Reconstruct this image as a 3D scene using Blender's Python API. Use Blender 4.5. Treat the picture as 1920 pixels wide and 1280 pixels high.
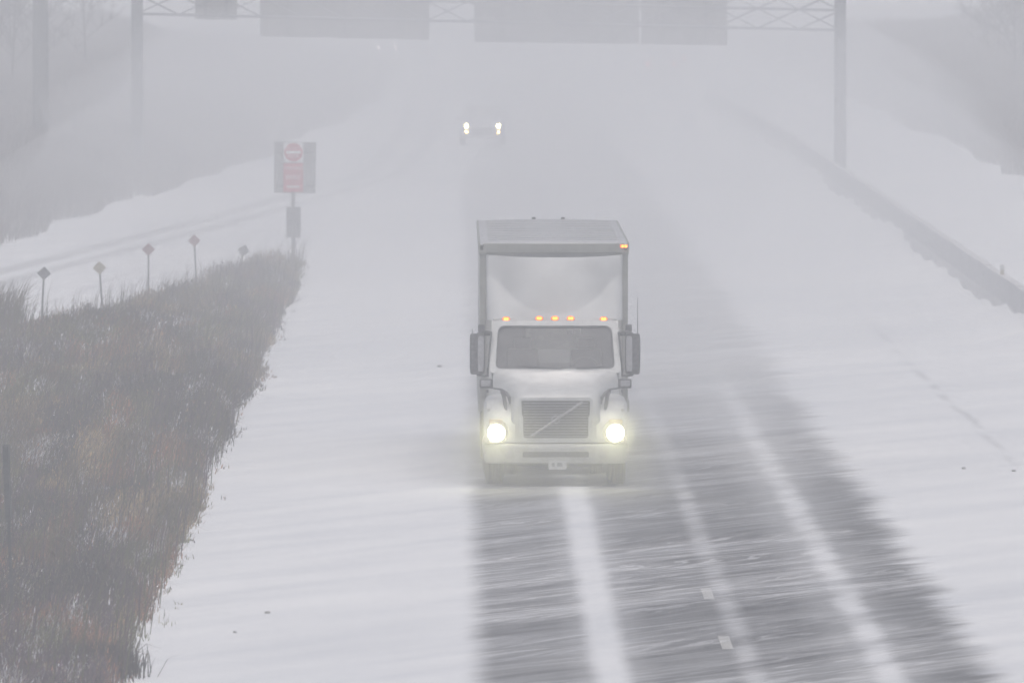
import bpy, bmesh, math, random
import numpy as np
from mathutils import Vector, Matrix

R = math.radians
random.seed(7)
rng = np.random.default_rng(11)
for o in list(bpy.data.objects):
    bpy.data.objects.remove(o)
scene = bpy.context.scene
col = scene.collection

# ------------------------------------------------------------------ camera
CAM_H = 9.9
cam_data = bpy.data.cameras.new('camera')
cam = bpy.data.objects.new('camera', cam_data)
col.objects.link(cam)
cam.location = (0.0, 0.0, CAM_H)
cam.rotation_euler = (R(90 - 1.953), 0.0, R(-0.266))
cam_data.sensor_width = 36.0
cam_data.lens = 444.4
cam_data.clip_start = 1.0
cam_data.clip_end = 6000.0
cam_data.dof.use_dof = True
cam_data.dof.focus_distance = 217.0
cam_data.dof.aperture_fstop = 6.3
scene.camera = cam

# ------------------------------------------------------------------ sky and sun (overcast)
SUN_EL, SUN_ROT = 72.0, 180.0
world = bpy.data.worlds.new('World')
scene.world = world
world.use_nodes = True
wn = world.node_tree
wn.nodes.clear()
w_out = wn.nodes.new('ShaderNodeOutputWorld')
w_bg = wn.nodes.new('ShaderNodeBackground')
w_sky = wn.nodes.new('ShaderNodeTexSky')
w_sky.sky_type = 'NISHITA'
w_sky.sun_disc = False
w_sky.sun_elevation = R(SUN_EL)
w_sky.sun_rotation = R(SUN_ROT)
w_sky.air_density = 1.0
w_sky.dust_density = 6.0
w_sky.ozone_density = 1.0
w_hs = wn.nodes.new('ShaderNodeHueSaturation')      # overcast: the clear sky's blue washed out
w_hs.inputs['Saturation'].default_value = 0.82
wn.links.new(w_sky.outputs[0], w_hs.inputs['Color'])
wn.links.new(w_hs.outputs[0], w_bg.inputs['Color'])
w_bg.inputs['Strength'].default_value = 0.10
wn.links.new(w_bg.outputs[0], w_out.inputs['Surface'])

sun_data = bpy.data.lights.new('sun', 'SUN')
sun_data.energy = 1.0
sun_data.angle = R(60)
sun_data.color = (1.0, 0.985, 0.97)
sun = bpy.data.objects.new('sun', sun_data)
col.objects.link(sun)
sun.location = (0, 0, 60)
sun.rotation_euler = (R(90 - SUN_EL), 0, R(180 - SUN_ROT))

vs = scene.view_settings
vs.view_transform = 'Standard'
vs.look = 'None'
vs.exposure = 0.03
vs.gamma = 1.0
vs.use_curve_mapping = False
scene.render.engine = 'CYCLES'
cy = scene.cycles
cy.use_denoising = True
cy.denoiser = 'OPENIMAGEDENOISE'
cy.max_bounces = 6
cy.diffuse_bounces = 3
cy.volume_bounces = 4
cy.transmission_bounces = 6
cy.sample_clamp_indirect = 6.0

# ------------------------------------------------------------------ materials
def nodes_of(name):
    m = bpy.data.materials.new(name)
    m.use_nodes = True
    nt = m.node_tree
    return m, nt, nt.nodes['Principled BSDF']

def plain(name, rgb, rough=0.5, metal=0.0, spec=0.5, grime=0.0, grime_rgb=(.75, .76, .78), scale=6.0, coat=0.0):
    """paint-like material with uneven tone and, where asked, clinging snow or road grime"""
    m, nt, b = nodes_of(name)
    b.inputs['Roughness'].default_value = rough
    b.inputs['Metallic'].default_value = metal
    b.inputs['Specular IOR Level'].default_value = spec
    b.inputs['Coat Weight'].default_value = coat
    tc = nt.nodes.new('ShaderNodeTexCoord')
    n1 = nt.nodes.new('ShaderNodeTexNoise')
    n1.inputs['Scale'].default_value = scale
    n1.inputs['Detail'].default_value = 6
    nt.links.new(tc.outputs['Object'], n1.inputs['Vector'])
    mr = nt.nodes.new('ShaderNodeMapRange')
    mr.inputs[1].default_value = .3; mr.inputs[2].default_value = .7
    mr.inputs[3].default_value = .84; mr.inputs[4].default_value = 1.1
    nt.links.new(n1.outputs['Fac'], mr.inputs[0])
    mul = nt.nodes.new('ShaderNodeMix'); mul.data_type = 'RGBA'; mul.blend_type = 'MULTIPLY'
    mul.inputs[0].default_value = 1.0
    mul.inputs[6].default_value = (*rgb, 1)
    nt.links.new(mr.outputs[0], mul.inputs[7])
    last = mul.outputs[2]
    if grime > 0:
        n2 = nt.nodes.new('ShaderNodeTexNoise')
        n2.inputs['Scale'].default_value = scale * 2.3
        n2.inputs['Detail'].default_value = 8
        n2.inputs['Roughness'].default_value = .7
        nt.links.new(tc.outputs['Object'], n2.inputs['Vector'])
        m2 = nt.nodes.new('ShaderNodeMapRange')
        m2.inputs[1].default_value = .42; m2.inputs[2].default_value = .75
        m2.inputs[3].default_value = 0; m2.inputs[4].default_value = grime
        nt.links.new(n2.outputs['Fac'], m2.inputs[0])
        mx = nt.nodes.new('ShaderNodeMix'); mx.data_type = 'RGBA'
        nt.links.new(m2.outputs[0], mx.inputs[0])
        nt.links.new(last, mx.inputs[6])
        mx.inputs[7].default_value = (*grime_rgb, 1)
        last = mx.outputs[2]
    nt.links.new(last, b.inputs['Base Color'])
    return m

def emitter(name, rgb, strength):
    m, nt, b = nodes_of(name)
    b.inputs['Base Color'].default_value = (*[min(1, c * .8) for c in rgb], 1)
    b.inputs['Emission Color'].default_value = (*rgb, 1)
    b.inputs['Emission Strength'].default_value = strength
    return m

M = {}
M['white_paint'] = plain('white_paint', (.56, .57, .56), .4, spec=.5, grime=.25, grime_rgb=(.5, .5, .47), coat=.3)
M['white_fairing'] = plain('white_fairing', (.50, .51, .51), .55, grime=.04, spec=.3, scale=1.5)
M['white_bumper'] = plain('white_bumper', (.45, .46, .44), .45, grime=.75, grime_rgb=(.30, .30, .28), scale=5)
M['black_plastic'] = plain('black_plastic', (.035, .035, .04), .5, grime=.22)
M['grey_plastic'] = plain('grey_plastic', (.30, .30, .31), .5, grime=.3)
M['rubber'] = plain('rubber', (.025, .025, .026), .85, grime=.35, grime_rgb=(.45, .45, .45))
M['rim_steel'] = plain('rim_steel', (.45, .45, .45), .4, metal=.6, grime=.5, grime_rgb=(.35, .35, .34))
M['chassis'] = plain('chassis', (.04, .04, .04), .7, grime=.3, grime_rgb=(.4, .4, .4))
M['grille_dark'] = plain('grille_dark', (.035, .035, .037), .6, grime=.35, grime_rgb=(.45, .46, .47), scale=9)
M['chrome'] = plain('chrome', (.34, .34, .35), .5, metal=.4, grime=.5, grime_rgb=(.55, .56, .57))
M['rail_alu'] = plain('rail_alu', (.34, .35, .32), .5, metal=.25, grime=.2, grime_rgb=(.45, .45, .44))
M['trailer_skin'] = plain('trailer_skin', (.52, .53, .51), .5, grime=.4, grime_rgb=(.3, .3, .29), scale=2)
M['trailer_roof'] = plain('trailer_roof', (.50, .50, .51), .5, metal=.2, grime=.35, grime_rgb=(.7, .7, .72), scale=1.2)
M['seat'] = plain('seat', (.06, .06, .065), .9)
M['cab_lining'] = plain('cab_lining', (.20, .20, .20), .9)
M['window_light_tone'] = plain('window_light_tone', (.80, .80, .70), .9)  # pale tone painting in the light patch of the rear window
M['dash'] = plain('dash', (.05, .05, .055), .8)
M['plate'] = plain('plate', (.55, .56, .56), .5, grime=.4, grime_rgb=(.3, .3, .3), scale=20)
M['steel'] = plain('steel', (.20, .215, .235), .6, metal=.2, grime=.35)
M['galv_dark'] = plain('galv_dark', (.15, .16, .17), .6, metal=.3, grime=.2)
M['dark_steel'] = plain('dark_steel', (.035, .038, .045), .8, grime=.1, spec=.2)
M['sign_back'] = plain('sign_back', (.36, .365, .37), .55, metal=.3, grime=.15, scale=1.5)
M['sign_white'] = plain('sign_white', (.74, .74, .74), .5, grime=.15)
M['sign_red'] = plain('sign_red', (.46, .06, .10), .5, grime=.12)
M['marker_red'] = plain('marker_red', (.30, .19, .20), .5, grime=.3)
M['marker_yellow'] = plain('marker_yellow', (.34, .31, .22), .5, grime=.3)
M['marker_back'] = plain('marker_back', (.17, .175, .19), .5, grime=.2)
M['concrete'] = plain('concrete', (.50, .50, .51), .9, grime=.75, grime_rgb=(.72, .73, .75), scale=1.6)
M['amber_lamp'] = emitter('amber_lamp', (1.0, .27, .02), 4.5)
M['amber_rim'] = emitter('amber_rim', (1.0, .16, .02), .9)
M['amber_lens'] = plain('amber_lens', (.36, .25, .17), .4, grime=.5)
M['lamp_core'] = emitter('lamp_core', (1.0, .97, .74), 12.0)
M['far_lamp'] = emitter('far_lamp', (1.0, .88, .42), 55.0)
M['far_fog'] = emitter('far_fog', (1.0, .60, .18), 70.0)
M['far_tail'] = emitter('far_tail', (1.0, .35, .33), 12.0)
M['faint_lamp'] = emitter('faint_lamp', (1.0, .85, .80), 22.0)
M['dark_car'] = plain('dark_car', (.04, .045, .055), .35, grime=.3, coat=.5)
M['grey_car'] = plain('grey_car', (.22, .22, .24), .35, grime=.3, coat=.5)
M['haze_pale_car'] = plain('haze_pale_car', (.55, .56, .58), .5, grime=.5)  # body paled so that distant haze is put into its colour
M['silver_car'] = plain('silver_car', (.42, .42, .44), .35, grime=.3, coat=.5)
M['clod'] = plain('clod', (.16, .15, .15), .9, grime=.5)
M['paint_line'] = plain('paint_line', (.72, .72, .70), .7, grime=.3, grime_rgb=(.4, .4, .4), scale=3)

def glass(name, tint, rough, speck):
    """windscreen: clear glass that carries melting snow and salt specks"""
    m, nt, b = nodes_of(name)
    b.inputs['Base Color'].default_value = (*tint, 1)
    b.inputs['Roughness'].default_value = rough
    b.inputs['Transmission Weight'].default_value = 0.0
    out = nt.nodes['Material Output']
    gl = nt.nodes.new('ShaderNodeBsdfGlossy'); gl.inputs['Roughness'].default_value = .12
    gl.inputs['Color'].default_value = (.8, .8, .8, 1)
    tr = nt.nodes.new('ShaderNodeBsdfTransparent'); tr.inputs['Color'].default_value = (*tint, 1)
    fr = nt.nodes.new('ShaderNodeFresnel'); fr.inputs['IOR'].default_value = 1.5
    mix = nt.nodes.new('ShaderNodeMixShader')
    nt.links.new(fr.outputs[0], mix.inputs[0])
    nt.links.new(tr.outputs[0], mix.inputs[1]); nt.links.new(gl.outputs[0], mix.inputs[2])
    df = nt.nodes.new('ShaderNodeBsdfDiffuse'); df.inputs['Color'].default_value = (.6, .6, .62, 1)
    tc = nt.nodes.new('ShaderNodeTexCoord')
    n1 = nt.nodes.new('ShaderNodeTexNoise'); n1.inputs['Scale'].default_value = 7; n1.inputs['Detail'].default_value = 10
    n1.inputs['Roughness'].default_value = .75
    nt.links.new(tc.outputs['Object'], n1.inputs['Vector'])
    mr = nt.nodes.new('ShaderNodeMapRange')
    mr.inputs[1].default_value = .40; mr.inputs[2].default_value = .74
    mr.inputs[3].default_value = speck * .25; mr.inputs[4].default_value = speck
    nt.links.new(n1.outputs['Fac'], mr.inputs[0])
    mx2 = nt.nodes.new('ShaderNodeMixShader')
    nt.links.new(mr.outputs[0], mx2.inputs[0])
    nt.links.new(mix.outputs[0], mx2.inputs[1]); nt.links.new(df.outputs[0], mx2.inputs[2])
    nt.links.new(mx2.outputs[0], out.inputs['Surface'])
    return m
M['windscreen'] = glass('windscreen', (.72, .74, .74), .05, .22)
M['side_glass'] = glass('side_glass', (.6, .62, .62), .05, .3)
M['lens_glass'] = glass('lens_glass', (.95, .95, .93), .05, .2)

# snow / road materials share this streak machinery: wind-blown snow runs at about 24 degrees to the road
def math_node(nt, op, a, b=None, c=None, clamp=False):
    n = nt.nodes.new('ShaderNodeMath'); n.operation = op; n.use_clamp = clamp
    for i, v in enumerate((a, b, c)):
        if v is None: continue
        if isinstance(v, (int, float)): n.inputs[i].default_value = v
        else: nt.links.new(v, n.inputs[i])
    return n.outputs[0]

def maprange(nt, v, a, b, c=0.0, d=1.0, smooth=True):
    n = nt.nodes.new('ShaderNodeMapRange')
    n.interpolation_type = 'SMOOTHSTEP' if smooth else 'LINEAR'
    nt.links.new(v, n.inputs[0])
    for i, x in enumerate((a, b, c, d)): n.inputs[i + 1].default_value = x
    return n.outputs[0]

def streak_noise(nt, xo, yo, fu, fv, detail=4, rough=.55, ang=24.0, offs=0.0, dist=0.0):
    s, c = math.sin(R(ang)), math.cos(R(ang))
    u = math_node(nt, 'ADD', math_node(nt, 'MULTIPLY', xo, s * fu), math_node(nt, 'MULTIPLY', yo, c * fu))
    v = math_node(nt, 'ADD', math_node(nt, 'MULTIPLY', xo, c * fv), math_node(nt, 'MULTIPLY', yo, -s * fv))
    cb = nt.nodes.new('ShaderNodeCombineXYZ')
    nt.links.new(u, cb.inputs[0]); nt.links.new(v, cb.inputs[1]); cb.inputs[2].default_value = offs
    n = nt.nodes.new('ShaderNodeTexNoise'); n.inputs['Scale'].default_value = 1.0
    n.inputs['Detail'].default_value = detail; n.inputs['Roughness'].default_value = rough
    n.inputs['Distortion'].default_value = dist
    nt.links.new(cb.outputs[0], n.inputs['Vector'])
    return n.outputs['Fac']

def xyz(nt):
    g = nt.nodes.new('ShaderNodeNewGeometry')
    s = nt.nodes.new('ShaderNodeSeparateXYZ')
    nt.links.new(g.outputs['Position'], s.inputs[0])
    return s.outputs[0], s.outputs[1], s.outputs[2]

def snow_colour(nt, x, y):
    a = streak_noise(nt, x, y, .10, .9, 5, .6, 24, 3.1)
    b = streak_noise(nt, x, y, .02, .11, 3, .5, 30, 8.4)
    f = math_node(nt, 'ADD', math_node(nt, 'MULTIPLY', a, .6), math_node(nt, 'MULTIPLY', b, .4))
    cr = nt.nodes.new('ShaderNodeValToRGB')
    cr.color_ramp.elements[0].position = .34; cr.color_ramp.elements[0].color = (.62, .64, .67, 1)
    cr.color_ramp.elements[1].position = .62; cr.color_ramp.elements[1].color = (.78, .79, .80, 1)
    nt.links.new(f, cr.inputs[0])
    return cr.outputs[0], a

def snow_material():
    m, nt, b = nodes_of('snow')
    b.inputs['Roughness'].default_value = .85
    b.inputs['Specular IOR Level'].default_value = .2
    x, y, z = xyz(nt)
    c, a = snow_colour(nt, x, y)
    # a broken line of grit along the edge of the inner shoulder
    wob = nt.nodes.new('ShaderNodeTexNoise'); wob.inputs['Scale'].default_value = .05; wob.inputs['Detail'].default_value = 3
    g = nt.nodes.new('ShaderNodeNewGeometry'); nt.links.new(g.outputs['Position'], wob.inputs['Vector'])
    dx = math_node(nt, 'ABSOLUTE', math_node(nt, 'SUBTRACT', math_node(nt, 'ADD', x, math_node(nt, 'MULTIPLY', wob.outputs['Fac'], .5)), 10.28))
    band = maprange(nt, dx, .01, .16, 1, 0)
    brk = maprange(nt, streak_noise(nt, x, y, .22, .8, 4, .6, 0, 1.7), .42, .62)
    far = maprange(nt, y, 300, 345, 1, 0)
    k = math_node(nt, 'MULTIPLY', math_node(nt, 'MULTIPLY', band, brk), math_node(nt, 'MULTIPLY', far, .30))
    mx = nt.nodes.new('ShaderNodeMix'); mx.data_type = 'RGBA'
    nt.links.new(k, mx.inputs[0]); nt.links.new(c, mx.inputs[6]); mx.inputs[7].default_value = (.16, .17, .19, 1)
    nt.links.new(mx.outputs[2], b.inputs['Base Color'])
    bp = nt.nodes.new('ShaderNodeBump'); bp.inputs['Strength'].default_value = .5; bp.inputs['Distance'].default_value = .06
    nt.links.new(a, bp.inputs['Height']); nt.links.new(bp.outputs[0], b.inputs['Normal'])
    return m
M['snow'] = snow_material()

def road_snow_mask(nt, x, y):
    """how much blown snow covers the asphalt: drifts off both shoulders, ridges between the wheel paths, threads of drift"""
    warp = math_node(nt, 'SUBTRACT', streak_noise(nt, x, y, .035, .30, 3, .5, 35, 12.0), .5)
    xw = math_node(nt, 'ADD', x, math_node(nt, 'MULTIPLY', warp, 2.4))
    s1 = streak_noise(nt, xw, y, .095, 2.9, 7, .64, 25, 0.0, .4)
    s2 = streak_noise(nt, xw, y, .035, .22, 5, .6, 34, 5.0, .6)
    s3 = streak_noise(nt, xw, y, .22, 5.0, 5, .65, 24, 9.0, .3)
    s4 = streak_noise(nt, xw, y, .06, 1.1, 4, .55, 20, 14.0, .5)
    edge_n = math_node(nt, 'SUBTRACT', streak_noise(nt, x, y, .10, .75, 8, .72, 27, 2.2, .5), .5)
    # shoulders
    xl = math_node(nt, 'ADD', x, math_node(nt, 'MULTIPLY', edge_n, .45))
    left = maprange(nt, xl, .10, .58, 1, 0)
    xr = math_node(nt, 'ADD', x, math_node(nt, 'MULTIPLY', edge_n, 1.7))
    right = maprange(nt, xr, 6.60, 7.30, 0, 1)
    near = maprange(nt, y, 225, 285, 1, 0)
    def ridge(cx, core, fall, amt, wob=.25):
        xx = math_node(nt, 'ADD', x, math_node(nt, 'MULTIPLY', edge_n, wob))
        d = math_node(nt, 'ABSOLUTE', math_node(nt, 'SUBTRACT', xx, cx))
        return math_node(nt, 'MULTIPLY', math_node(nt, 'MULTIPLY', maprange(nt, d, core, fall, 1, 0), amt), near)
    brk = maprange(nt, s4, .34, .62, .40, 1.0)
    r1 = ridge(2.05, .08, .36, .94)
    r1b = ridge(2.05, .05, .75, .34)
    r2 = math_node(nt, 'MULTIPLY', ridge(5.66, .04, .32, .85, .6), brk)
    r2b = ridge(5.55, .05, .9, .30)
    r3 = math_node(nt, 'MULTIPLY', ridge(3.90, .02, .26, .45, .3), brk)
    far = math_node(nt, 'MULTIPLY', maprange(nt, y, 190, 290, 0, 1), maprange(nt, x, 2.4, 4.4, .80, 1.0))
    # thin threads of drifting snow, thick in some gusts and nearly gone in others
    gust = maprange(nt, s2, .36, .66, .12, 1.0)
    thr = maprange(nt, math_node(nt, 'ABSOLUTE', math_node(nt, 'SUBTRACT', s1, .5)), .0, .040, 1, 0)
    thr = math_node(nt, 'MULTIPLY', math_node(nt, 'MULTIPLY', thr, gust), .62)
    broad = math_node(nt, 'MULTIPLY', maprange(nt, math_node(nt, 'ADD', math_node(nt, 'MULTIPLY', s4, .5), math_node(nt, 'MULTIPLY', s2, .5)), .43, .69, 0, 1), .32)
    fine = math_node(nt, 'MULTIPLY', maprange(nt, s3, .42, .68, 0, 1), .18)
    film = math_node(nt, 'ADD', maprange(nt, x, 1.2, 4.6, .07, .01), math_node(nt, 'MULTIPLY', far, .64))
    prod = None
    for k in (left, right, r1, r1b, r2, r2b, r3, thr, broad, fine, film):
        t = math_node(nt, 'SUBTRACT', 1.0, k, clamp=True)
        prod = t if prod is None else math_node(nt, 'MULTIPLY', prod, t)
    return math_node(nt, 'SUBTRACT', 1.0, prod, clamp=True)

def road_material(name, base, rough, paint=False):
    m, nt, b = nodes_of(name)
    b.inputs['Specular IOR Level'].default_value = .3
    x, y, z = xyz(nt)
    c, a = snow_colour(nt, x, y)
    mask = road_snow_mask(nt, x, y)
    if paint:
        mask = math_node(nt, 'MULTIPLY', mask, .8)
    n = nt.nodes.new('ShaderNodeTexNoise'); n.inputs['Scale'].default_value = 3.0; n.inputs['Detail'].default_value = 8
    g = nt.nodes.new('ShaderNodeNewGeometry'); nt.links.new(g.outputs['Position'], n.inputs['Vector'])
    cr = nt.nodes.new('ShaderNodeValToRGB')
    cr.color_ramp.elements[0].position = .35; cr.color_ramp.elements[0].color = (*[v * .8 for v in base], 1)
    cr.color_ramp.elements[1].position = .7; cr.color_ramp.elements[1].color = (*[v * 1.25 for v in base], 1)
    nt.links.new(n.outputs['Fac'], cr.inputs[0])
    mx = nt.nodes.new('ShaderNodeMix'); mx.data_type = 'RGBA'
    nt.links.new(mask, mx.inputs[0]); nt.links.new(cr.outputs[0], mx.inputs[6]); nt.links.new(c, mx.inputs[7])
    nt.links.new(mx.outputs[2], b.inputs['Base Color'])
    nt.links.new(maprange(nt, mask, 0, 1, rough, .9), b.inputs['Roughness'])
    bp = nt.nodes.new('ShaderNodeBump'); bp.inputs['Strength'].default_value = .4; bp.inputs['Distance'].default_value = .03
    nt.links.new(mask, bp.inputs['Height']); nt.links.new(bp.outputs[0], b.inputs['Normal'])
    return m
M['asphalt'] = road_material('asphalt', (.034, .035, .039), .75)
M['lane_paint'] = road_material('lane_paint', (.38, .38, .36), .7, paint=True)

def ramp_material():
    m, nt, b = nodes_of('ramp_surface')
    b.inputs['Roughness'].default_value = .9
    b.inputs['Specular IOR Level'].default_value = .2
    x, y, z = xyz(nt)
    c, a = snow_colour(nt, x, y)
    uv = nt.nodes.new('ShaderNodeUVMap')
    s = nt.nodes.new('ShaderNodeSeparateXYZ'); nt.links.new(uv.outputs[0], s.inputs[0])
    u = s.outputs[0]
    n = math_node(nt, 'SUBTRACT', streak_noise(nt, x, y, .06, .5, 4, .6, 8, 4.0), .5)
    uu = math_node(nt, 'ADD', u, math_node(nt, 'MULTIPLY', n, .05))
    def track(c0, w, amt):
        d = math_node(nt, 'ABSOLUTE', math_node(nt, 'SUBTRACT', uu, c0))
        return math_node(nt, 'MULTIPLY', maprange(nt, d, w * .3, w, 1, 0), amt)
    k = math_node(nt, 'MAXIMUM', track(.28, .10, .42), track(.52, .09, .38))
    k = math_node(nt, 'MULTIPLY', k, maprange(nt, streak_noise(nt, x, y, .05, .3, 4, .6, 8, 7.0), .3, .6, .5, 1))
    mx = nt.nodes.new('ShaderNodeMix'); mx.data_type = 'RGBA'
    nt.links.new(k, mx.inputs[0]); nt.links.new(c, mx.inputs[6]); mx.inputs[7].default_value = (.10, .10, .115, 1)
    nt.links.new(mx.outputs[2], b.inputs['Base Color'])
    return m
M['ramp_surface'] = ramp_material()

def blade_material(name, rough=.85):
    m, nt, b = nodes_of(name)
    at = nt.nodes.new('ShaderNodeAttribute'); at.attribute_name = 'tone'
    nt.links.new(at.outputs['Color'], b.inputs['Base Color'])
    b.inputs['Roughness'].default_value = rough
    b.inputs['Specular IOR Level'].default_value = .15
    return m
M['blade'] = blade_material('blade')

# ------------------------------------------------------------------ mesh helpers
class MB:
    def __init__(s): s.v, s.f = [], []
    def add(s, verts, faces):
        o = len(s.v); s.v += [tuple(p) for p in verts]; s.f += [tuple(i + o for i in f) for f in faces]; return s
    def box(s, c, d, ch=0.0, rot=None):
        """box with centre c, size d, chamfered edges ch"""
        bm = bmesh.new(); bmesh.ops.create_cube(bm, size=1)
        for v in bm.verts: v.co = Vector((v.co.x * d[0], v.co.y * d[1], v.co.z * d[2]))
        if ch > 0: bmesh.ops.bevel(bm, geom=list(bm.edges), offset=min(ch, .45 * min(d)), segments=2, affect='EDGES', profile=.6)
        if rot is not None: bmesh.ops.rotate(bm, verts=bm.verts, cent=(0, 0, 0), matrix=rot)
        bm.verts.index_update()
        s.add([v.co + Vector(c) for v in bm.verts], [[v.index for v in f.verts] for f in bm.faces]); bm.free(); return s
    def loft(s, rings, close=True, cap=True):
        n = len(rings[0]); vs_, fs = [], []
        for r in rings: vs_ += r
        for i in range(len(rings) - 1):
            for j in range(n if close else n - 1):
                k = (j + 1) % n
                fs.append((i * n + j, i * n + k, (i + 1) * n + k, (i + 1) * n + j))
        if cap and close:
            fs.append(tuple(range(n - 1, -1, -1))); fs.append(tuple((len(rings) - 1) * n + j for j in range(n)))
        return s.add(vs_, fs)
    def tube(s, pts, r, n=8, flat=1.0):
        """tube through pts; r a number or one per point; flat squeezes the second axis"""
        pts = [Vector(p) for p in pts]; rr = r if isinstance(r, (list, tuple)) else [r] * len(pts)
        rings = []
        for i, p in enumerate(pts):
            d = (pts[min(i + 1, len(pts) - 1)] - pts[max(i - 1, 0)]).normalized()
            a = d.cross(Vector((0, 0, 1)))
            if a.length < .05: a = d.cross(Vector((0, 1, 0)))
            a.normalize(); b = d.cross(a).normalized()
            rings.append([p + a * (math.cos(2 * math.pi * k / n) * rr[i]) + b * (math.sin(2 * math.pi * k / n) * rr[i] * flat) for k in range(n)])
        return s.loft(rings)
    def lathe_x(s, prof, c, n=28):
        """turn (x, r) profile about the x axis"""
        rings = [[(c[0] + x, c[1] + r * math.cos(2 * math.pi * k / n), c[2] + r * math.sin(2 * math.pi * k / n)) for k in range(n)] for x, r in prof]
        return s.loft(rings)
    def lathe_y(s, prof, c, n=24, sx=1.0, sz=1.0):
        rings = [[(c[0] + r * sx * math.cos(2 * math.pi * k / n), c[1] + y, c[2] + r * sz * math.sin(2 * math.pi * k / n)) for k in range(n)] for y, r in prof]
        return s.loft(rings)
    def obj(s, name, mat, parent=None, loc=None, smooth=False, angle=35):
        me = bpy.data.meshes.new(name); me.from_pydata(s.v, [], s.f); me.update()
        bm = bmesh.new(); bm.from_mesh(me); bmesh.ops.recalc_face_normals(bm, faces=bm.faces); bm.to_mesh(me); bm.free()
        if smooth:
            me.shade_smooth()
            try: me.set_sharp_from_angle(angle=R(angle))
            except Exception: pass
        me.materials.append(M[mat] if isinstance(mat, str) else mat)
        o = bpy.data.objects.new(name, me); col.objects.link(o)
        if parent is not None: o.parent = parent
        if loc is not None: o.location = loc
        return o

def thing(name, label, cat, loc=(0, 0, 0), rz=0.0, group=None):
    e = bpy.data.objects.new(name, None); col.objects.link(e)
    e.empty_display_size = .3; e.location = loc; e.rotation_euler = (0, 0, rz)
    return tag(e, label, cat, group)
def tag(o, label, cat, group=None):
    o['label'] = label; o['category'] = cat
    if group: o['group'] = group
    return o
def copy_tree(o, parent=None):
    c = o.copy(); col.objects.link(c); c.parent = parent
    for ch in o.children: copy_tree(ch, c)
    return c

def rounded(corners, r, m=4, e=5):
    """outline through 4 (or more) 3-D corners with rounded corners and subdivided edges"""
    P = [Vector(c) for c in corners]; n = len(P); out = []
    rr = r if isinstance(r, (list, tuple)) else [r] * n
    starts, ends = [], []
    for i in range(n):
        a = (P[i - 1] - P[i]).normalized(); b = (P[(i + 1) % n] - P[i]).normalized()
        starts.append(P[i] + a * rr[i]); ends.append(P[i] + b * rr[i])
    for i in range(n):
        for k in range(m + 1):
            t = k / m
            out.append(starts[i] * (1 - t) ** 2 + P[i] * 2 * t * (1 - t) + ends[i] * t * t)
        for k in range(1, e):
            out.append(ends[i].lerp(starts[(i + 1) % n], k / e))
    return out

def ring_panel(outer, inner, th, bulge=None):
    mb = MB(); th = Vector(th)
    A, B = list(outer), list(inner)
    if bulge: A = [bulge(p) for p in A]; B = [bulge(p) for p in B]
    n = len(A)
    v = A + B + [p + th for p in A] + [p + th for p in B]
    f = []
    for i in range(n):
        k = (i + 1) % n
        f += [(i, k, n + k, n + i), (2 * n + i, 3 * n + i, 3 * n + k, 2 * n + k), (i, 2 * n + i, 2 * n + k, k), (n + i, n + k, 3 * n + k, 3 * n + i)]
    return mb.add(v, f)

def pane(outline, bulge=None):
    A = [bulge(p) for p in outline] if bulge else list(outline)
    c = sum((Vector(p) for p in A), Vector()) / len(A)
    if bulge:
        c = bulge(Vector((c.x, sum(p.y for p in outline) / len(outline), c.z)))
        # concentric rings so that the bulge is followed
        src = list(outline); c0 = sum((Vector(p) for p in src), Vector()) / len(src)
        rings = [[bulge(c0.lerp(p, t)) for p in src] for t in (1, .8, .6, .4, .2)]
        mb = MB().loft(rings, cap=False)
        n = len(src); o = len(mb.v); mb.v.append(tuple(bulge(c0)))
        mb.f += [((4 * n + j), (4 * n + (j + 1) % n), o) for j in range(n)]
        return mb
    return MB().add(A + [c], [(i, (i + 1) % len(A), len(A)) for i in range(len(A))])

def text_mesh(name, body, size, mat, parent, loc, rot=(R(90), 0, 0), sx=1.0):
    cu = bpy.data.curves.new(name, 'FONT'); cu.body = body; cu.size = size
    cu.align_x = 'CENTER'; cu.align_y = 'CENTER'; cu.extrude = .0015; cu.resolution_u = 2
    t = bpy.data.objects.new(name, cu); col.objects.link(t)
    bpy.context.view_layer.update()
    me = bpy.data.meshes.new_from_object(t.evaluated_get(bpy.context.evaluated_depsgraph_get()))
    bpy.data.objects.remove(t)
    me.materials.clear(); me.materials.append(M[mat])
    o = bpy.data.objects.new(name, me); col.objects.link(o)
    o.parent = parent; o.location = loc; o.rotation_euler = rot; o.scale = (sx, 1, 1)
    return o

# ------------------------------------------------------------------ terrain shape
def ramp_far(y):     # far edge of the exit ramp (foot of the overgrown bank)
    return np.interp(y, [100, 300, 373, 501, 620, 738, 2600], [-31.5, -17.0, -13.4, -7.6, -4.6, -3.4, -3.4])
def ramp_near(y):    # edge of the ramp against the grass wedge
    return np.interp(y, [60, 294, 351, 375, 450, 2600], [-31.0, -9.55, -4.45, -3.0, 0.0, 0.0])
RIGHT_FOOT = 20.2
def ground_h(x, y):
    x = np.asarray(x, float); y = np.asarray(y, float)
    lb = np.clip((ramp_far(y) - .6 - x) * .13, 0, 3.6) * np.clip((y - 120) / 150, 0, 1)
    rb = np.clip((x - RIGHT_FOOT) * .12, 0, 3.2) * np.clip((y - 120) / 150, 0, 1)
    und = .05 * np.sin(x * .31 + y * .043) * np.clip(np.abs(x - 3.5) - 16, 0, 1)
    return lb + rb + und

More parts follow.
